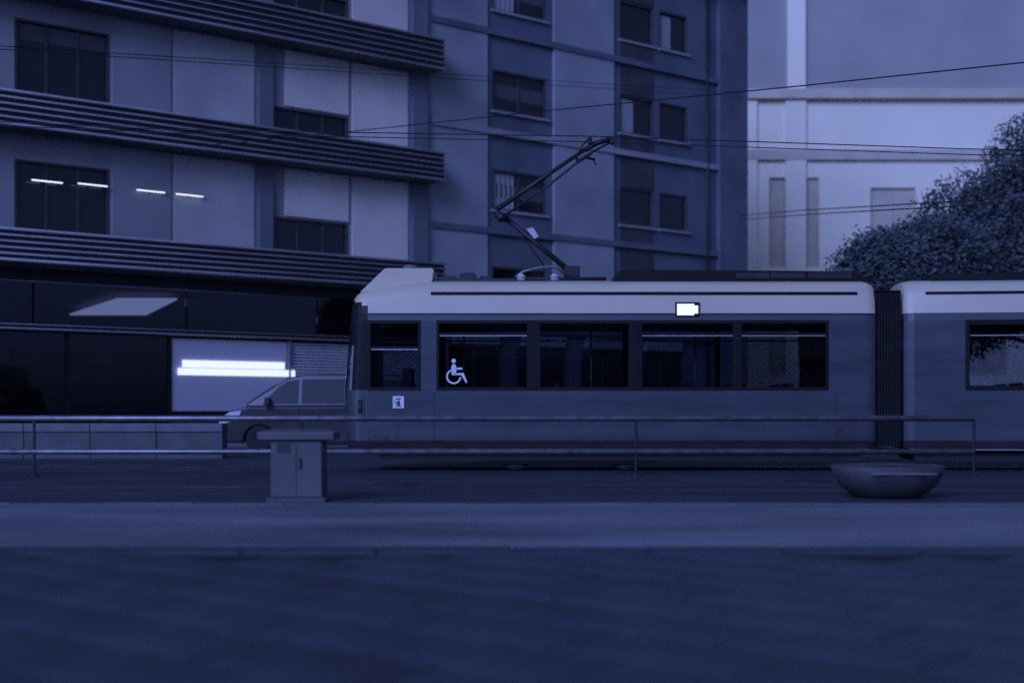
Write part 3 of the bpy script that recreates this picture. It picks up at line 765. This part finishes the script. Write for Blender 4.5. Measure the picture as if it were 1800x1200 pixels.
p = at(1548, 868, 17.2)
pl = tag(empty('planter_bowl', (p.x, 16.9, 0)), 'low round concrete planter bowl standing before the tram joint', 'planter')
MB().lathe([(.30, -.01), (.42, .03), (.56, .14), (.64, .28), (.66, .38), (.62, .385), (.60, .34), (.1, .33)], 36).build('bowl', 'bowl', pl, smooth=True)
MB().lathe([(.595, .30), (.55, .345), (.25, .37), (.05, .375)], 24).build('soil', 'under', pl)
box('rim_highlight', 'alu', pl, (-.35, -.655, .30), (.40, -.64, .313))  # pale metal strip added to draw a highlight streak on the bowl

for (x, y, nm) in ((-1.6, 19.9, 'a'), (4.3, 20.6, 'b')):
    mc = tag(empty('manhole_cover', (x, y, 0)), 'round iron manhole cover left of centre in the dark road' if nm == 'a' else 'round iron manhole cover right of centre in the dark road', 'manhole cover', 'manhole covers in the road')
    MB().lathe([(.36, .001), (.36, .006), (.31, .006)], 28).build('ring', 'dark_metal', mc)
    MB().lathe([(.30, .001), (.30, .009), (.02, .009)], 28).build('lid', 'dark_metal', mc)
# low seat wall in front of the shop
lw = tag(empty('low_wall', (-14.5, 30.0, 0)), 'low concrete block wall in front of the dark shop', 'wall')
for k in range(6):
    box('block', 'conc', lw, (k * 1.4 + .006, 0, -.02), (k * 1.4 + 1.394, .5, .56), 0.012)
    box('coping', 'conc2', lw, (k * 1.4 + .004, -.04, .562), (k * 1.4 + 1.396, .54, .74), 0.015)

# ---- van at the kerb, nose to the left
CD = 33.2
p = at(384, 800, CD)
vn = tag(empty('people_carrier', (p.x, CD, 0)), 'dark grey people carrier half hidden behind the tram nose', 'car')
def arch(cx, r, n=10): return [(cx + r * math.cos(t), .30 + r * math.sin(t)) for t in [math.pi * (n - k) / n for k in range(n + 1)]]
L_ = 4.7
bp = [(0.03, .32)] + [(.06, .26)] + [(.55, .24)] + [q for q in arch(.95, .37)] + [(1.4, .24), (3.3, .24)] + [q for q in arch(3.75, .37)] + [(4.6, .26), (4.68, .45), (4.68, 1.0), (4.62, 1.12), (.62, 1.09), (.38, 1.03), (.16, .94), (.04, .78), (0.0, .55)]
MB().prism_xz(bp, .04, 1.82).build('body', 'car', vn, 0.05)
ro = [(.55, 1.095), (4.6, 1.12), (4.52, 1.6), (4.42, 1.78), (4.1, 1.84), (2.0, 1.85), (1.66, 1.79), (1.30, 1.60)]
def taper(poly, y0, y1, ins):
    n = len(poly); v = []
    for y, s in ((y0, 1), (y1, -1)):
        for x, z in poly: v.append((x, y + s * ins * max(0, (z - 1.09)) / .68, z))
    return v, [tuple(range(n)), tuple(range(2 * n - 1, n - 1, -1))] + [((i + 1) % n, i, i + n, (i + 1) % n + n) for i in range(n)]
MB().add(*taper(ro, .07, 1.79, .14)).build('cabin', 'car', vn, 0.03)
def gpane(poly, nm='side_window'):
    v, f = taper(poly, .058, 1.802, .14)
    n = len(poly); MB().add(v[:n], [f[0]]).build(nm, 'cglass', vn); MB().add(v[n:], [tuple(range(n - 1, -1, -1))]).build(nm, 'cglass', vn)
gpane([(1.0, 1.16), (1.85, 1.17), (1.85, 1.73), (1.62, 1.70), (1.38, 1.56)])
gpane([(1.93, 1.17), (3.05, 1.18), (3.05, 1.74), (1.93, 1.74)]); gpane([(3.13, 1.18), (4.44, 1.19), (4.38, 1.58), (4.3, 1.72), (3.13, 1.74)])
MB().add([(.60, .2, 1.13), (.60, 1.66, 1.13), (1.27, 1.57, 1.59), (1.27, .29, 1.59)], [(0, 1, 2, 3)]).build('windscreen', 'cglass', vn).location.x = -.03
wv = None
for x in (.95, 3.75):
    for y in (.02, 1.64):
        if wv is None:
            wv = MB().lathe([(.20, .02), (.27, 0), (.315, .02), (.325, .1), (.315, .19), (.2, .2)], 28, axis='y').build('tyre', 'tyre', vn, smooth=True); wv.location = (x, y, .325)
            rv = MB().lathe([(.0, .03), (.1, .025), (.19, .04), (.205, .018), (.2, .12)], 20, axis='y').build('rim', 'rim', vn); rv.location = (x, y, .325)
        else: share(wv, 'tyre', vn, (x, y, .325)); share(rv, 'rim', vn, (x, y, .325))
for y in (.03, 1.52):
    MB().add([(.0, y, .66), (.46, y, .82), (.52, y, 1.0), (.24, y, .965), (.02, y, .80), (-.03, y + .25, .66), (.12, y + .28, .93)], [(0, 1, 2, 3, 4), (0, 4, 3, 6, 5)]).build('headlight', 'head', vn)
box('mirror', 'car', vn, (1.08, -.16, 1.12), (1.22, .06, 1.32), 0.03)
box('grille', 'black', vn, (-.02, .5, .45), (.02, 1.36, .62), 0.01)
box('door_seam', 'black', vn, (1.88, .036, .35), (1.89, .05, 1.08)); box('door_handle', 'car', vn, (2.02, .02, .95), (2.2, .045, .985), 0.005)
box('sill', 'black', vn, (1.42, .03, .20), (3.3, .3, .26), 0.01)

# ================================================================== ADDED SHOP ROW (unseen behind the camera, put in to shape the glass reflections)
ob = tag(empty('added_shop_row', (0, -30, 0)), 'unseen low shop row added behind the camera for the tram window reflections', 'building')
oh = [(-38 + k * 4.2, -35.2 + k * 4.2, 0.4, 3.1) for k in range(18)] + [(-37.6 + k * 4.2, -35.8 + k * 4.2, 5.9, 7.9) for k in range(18)]
wall_with_holes(-40, 40, 0, 10.0, oh, -.4, 0).build('wall', 'wall_b', ob)
for a, b, z0, z1 in oh:
    box('window', 'pane', ob, (a, -.3, z0), (b, -.25, z1))
for a, b in ((-26, -15), (-2.6, 4.4), (14, 19), (24, 33)):  # pale boards added to mirror as streaks in the tram glass
    box('streak_board', 'white', ob, (a, .002, 3.75), (b, .25, 4.75), 0.02)
box('roof', 'roofc', ob, (-40, -12, 10.002), (40, .3, 10.4))
box('back_wall', 'wall_b', ob, (-40, -12, 0), (40, -11.6, 9.99))
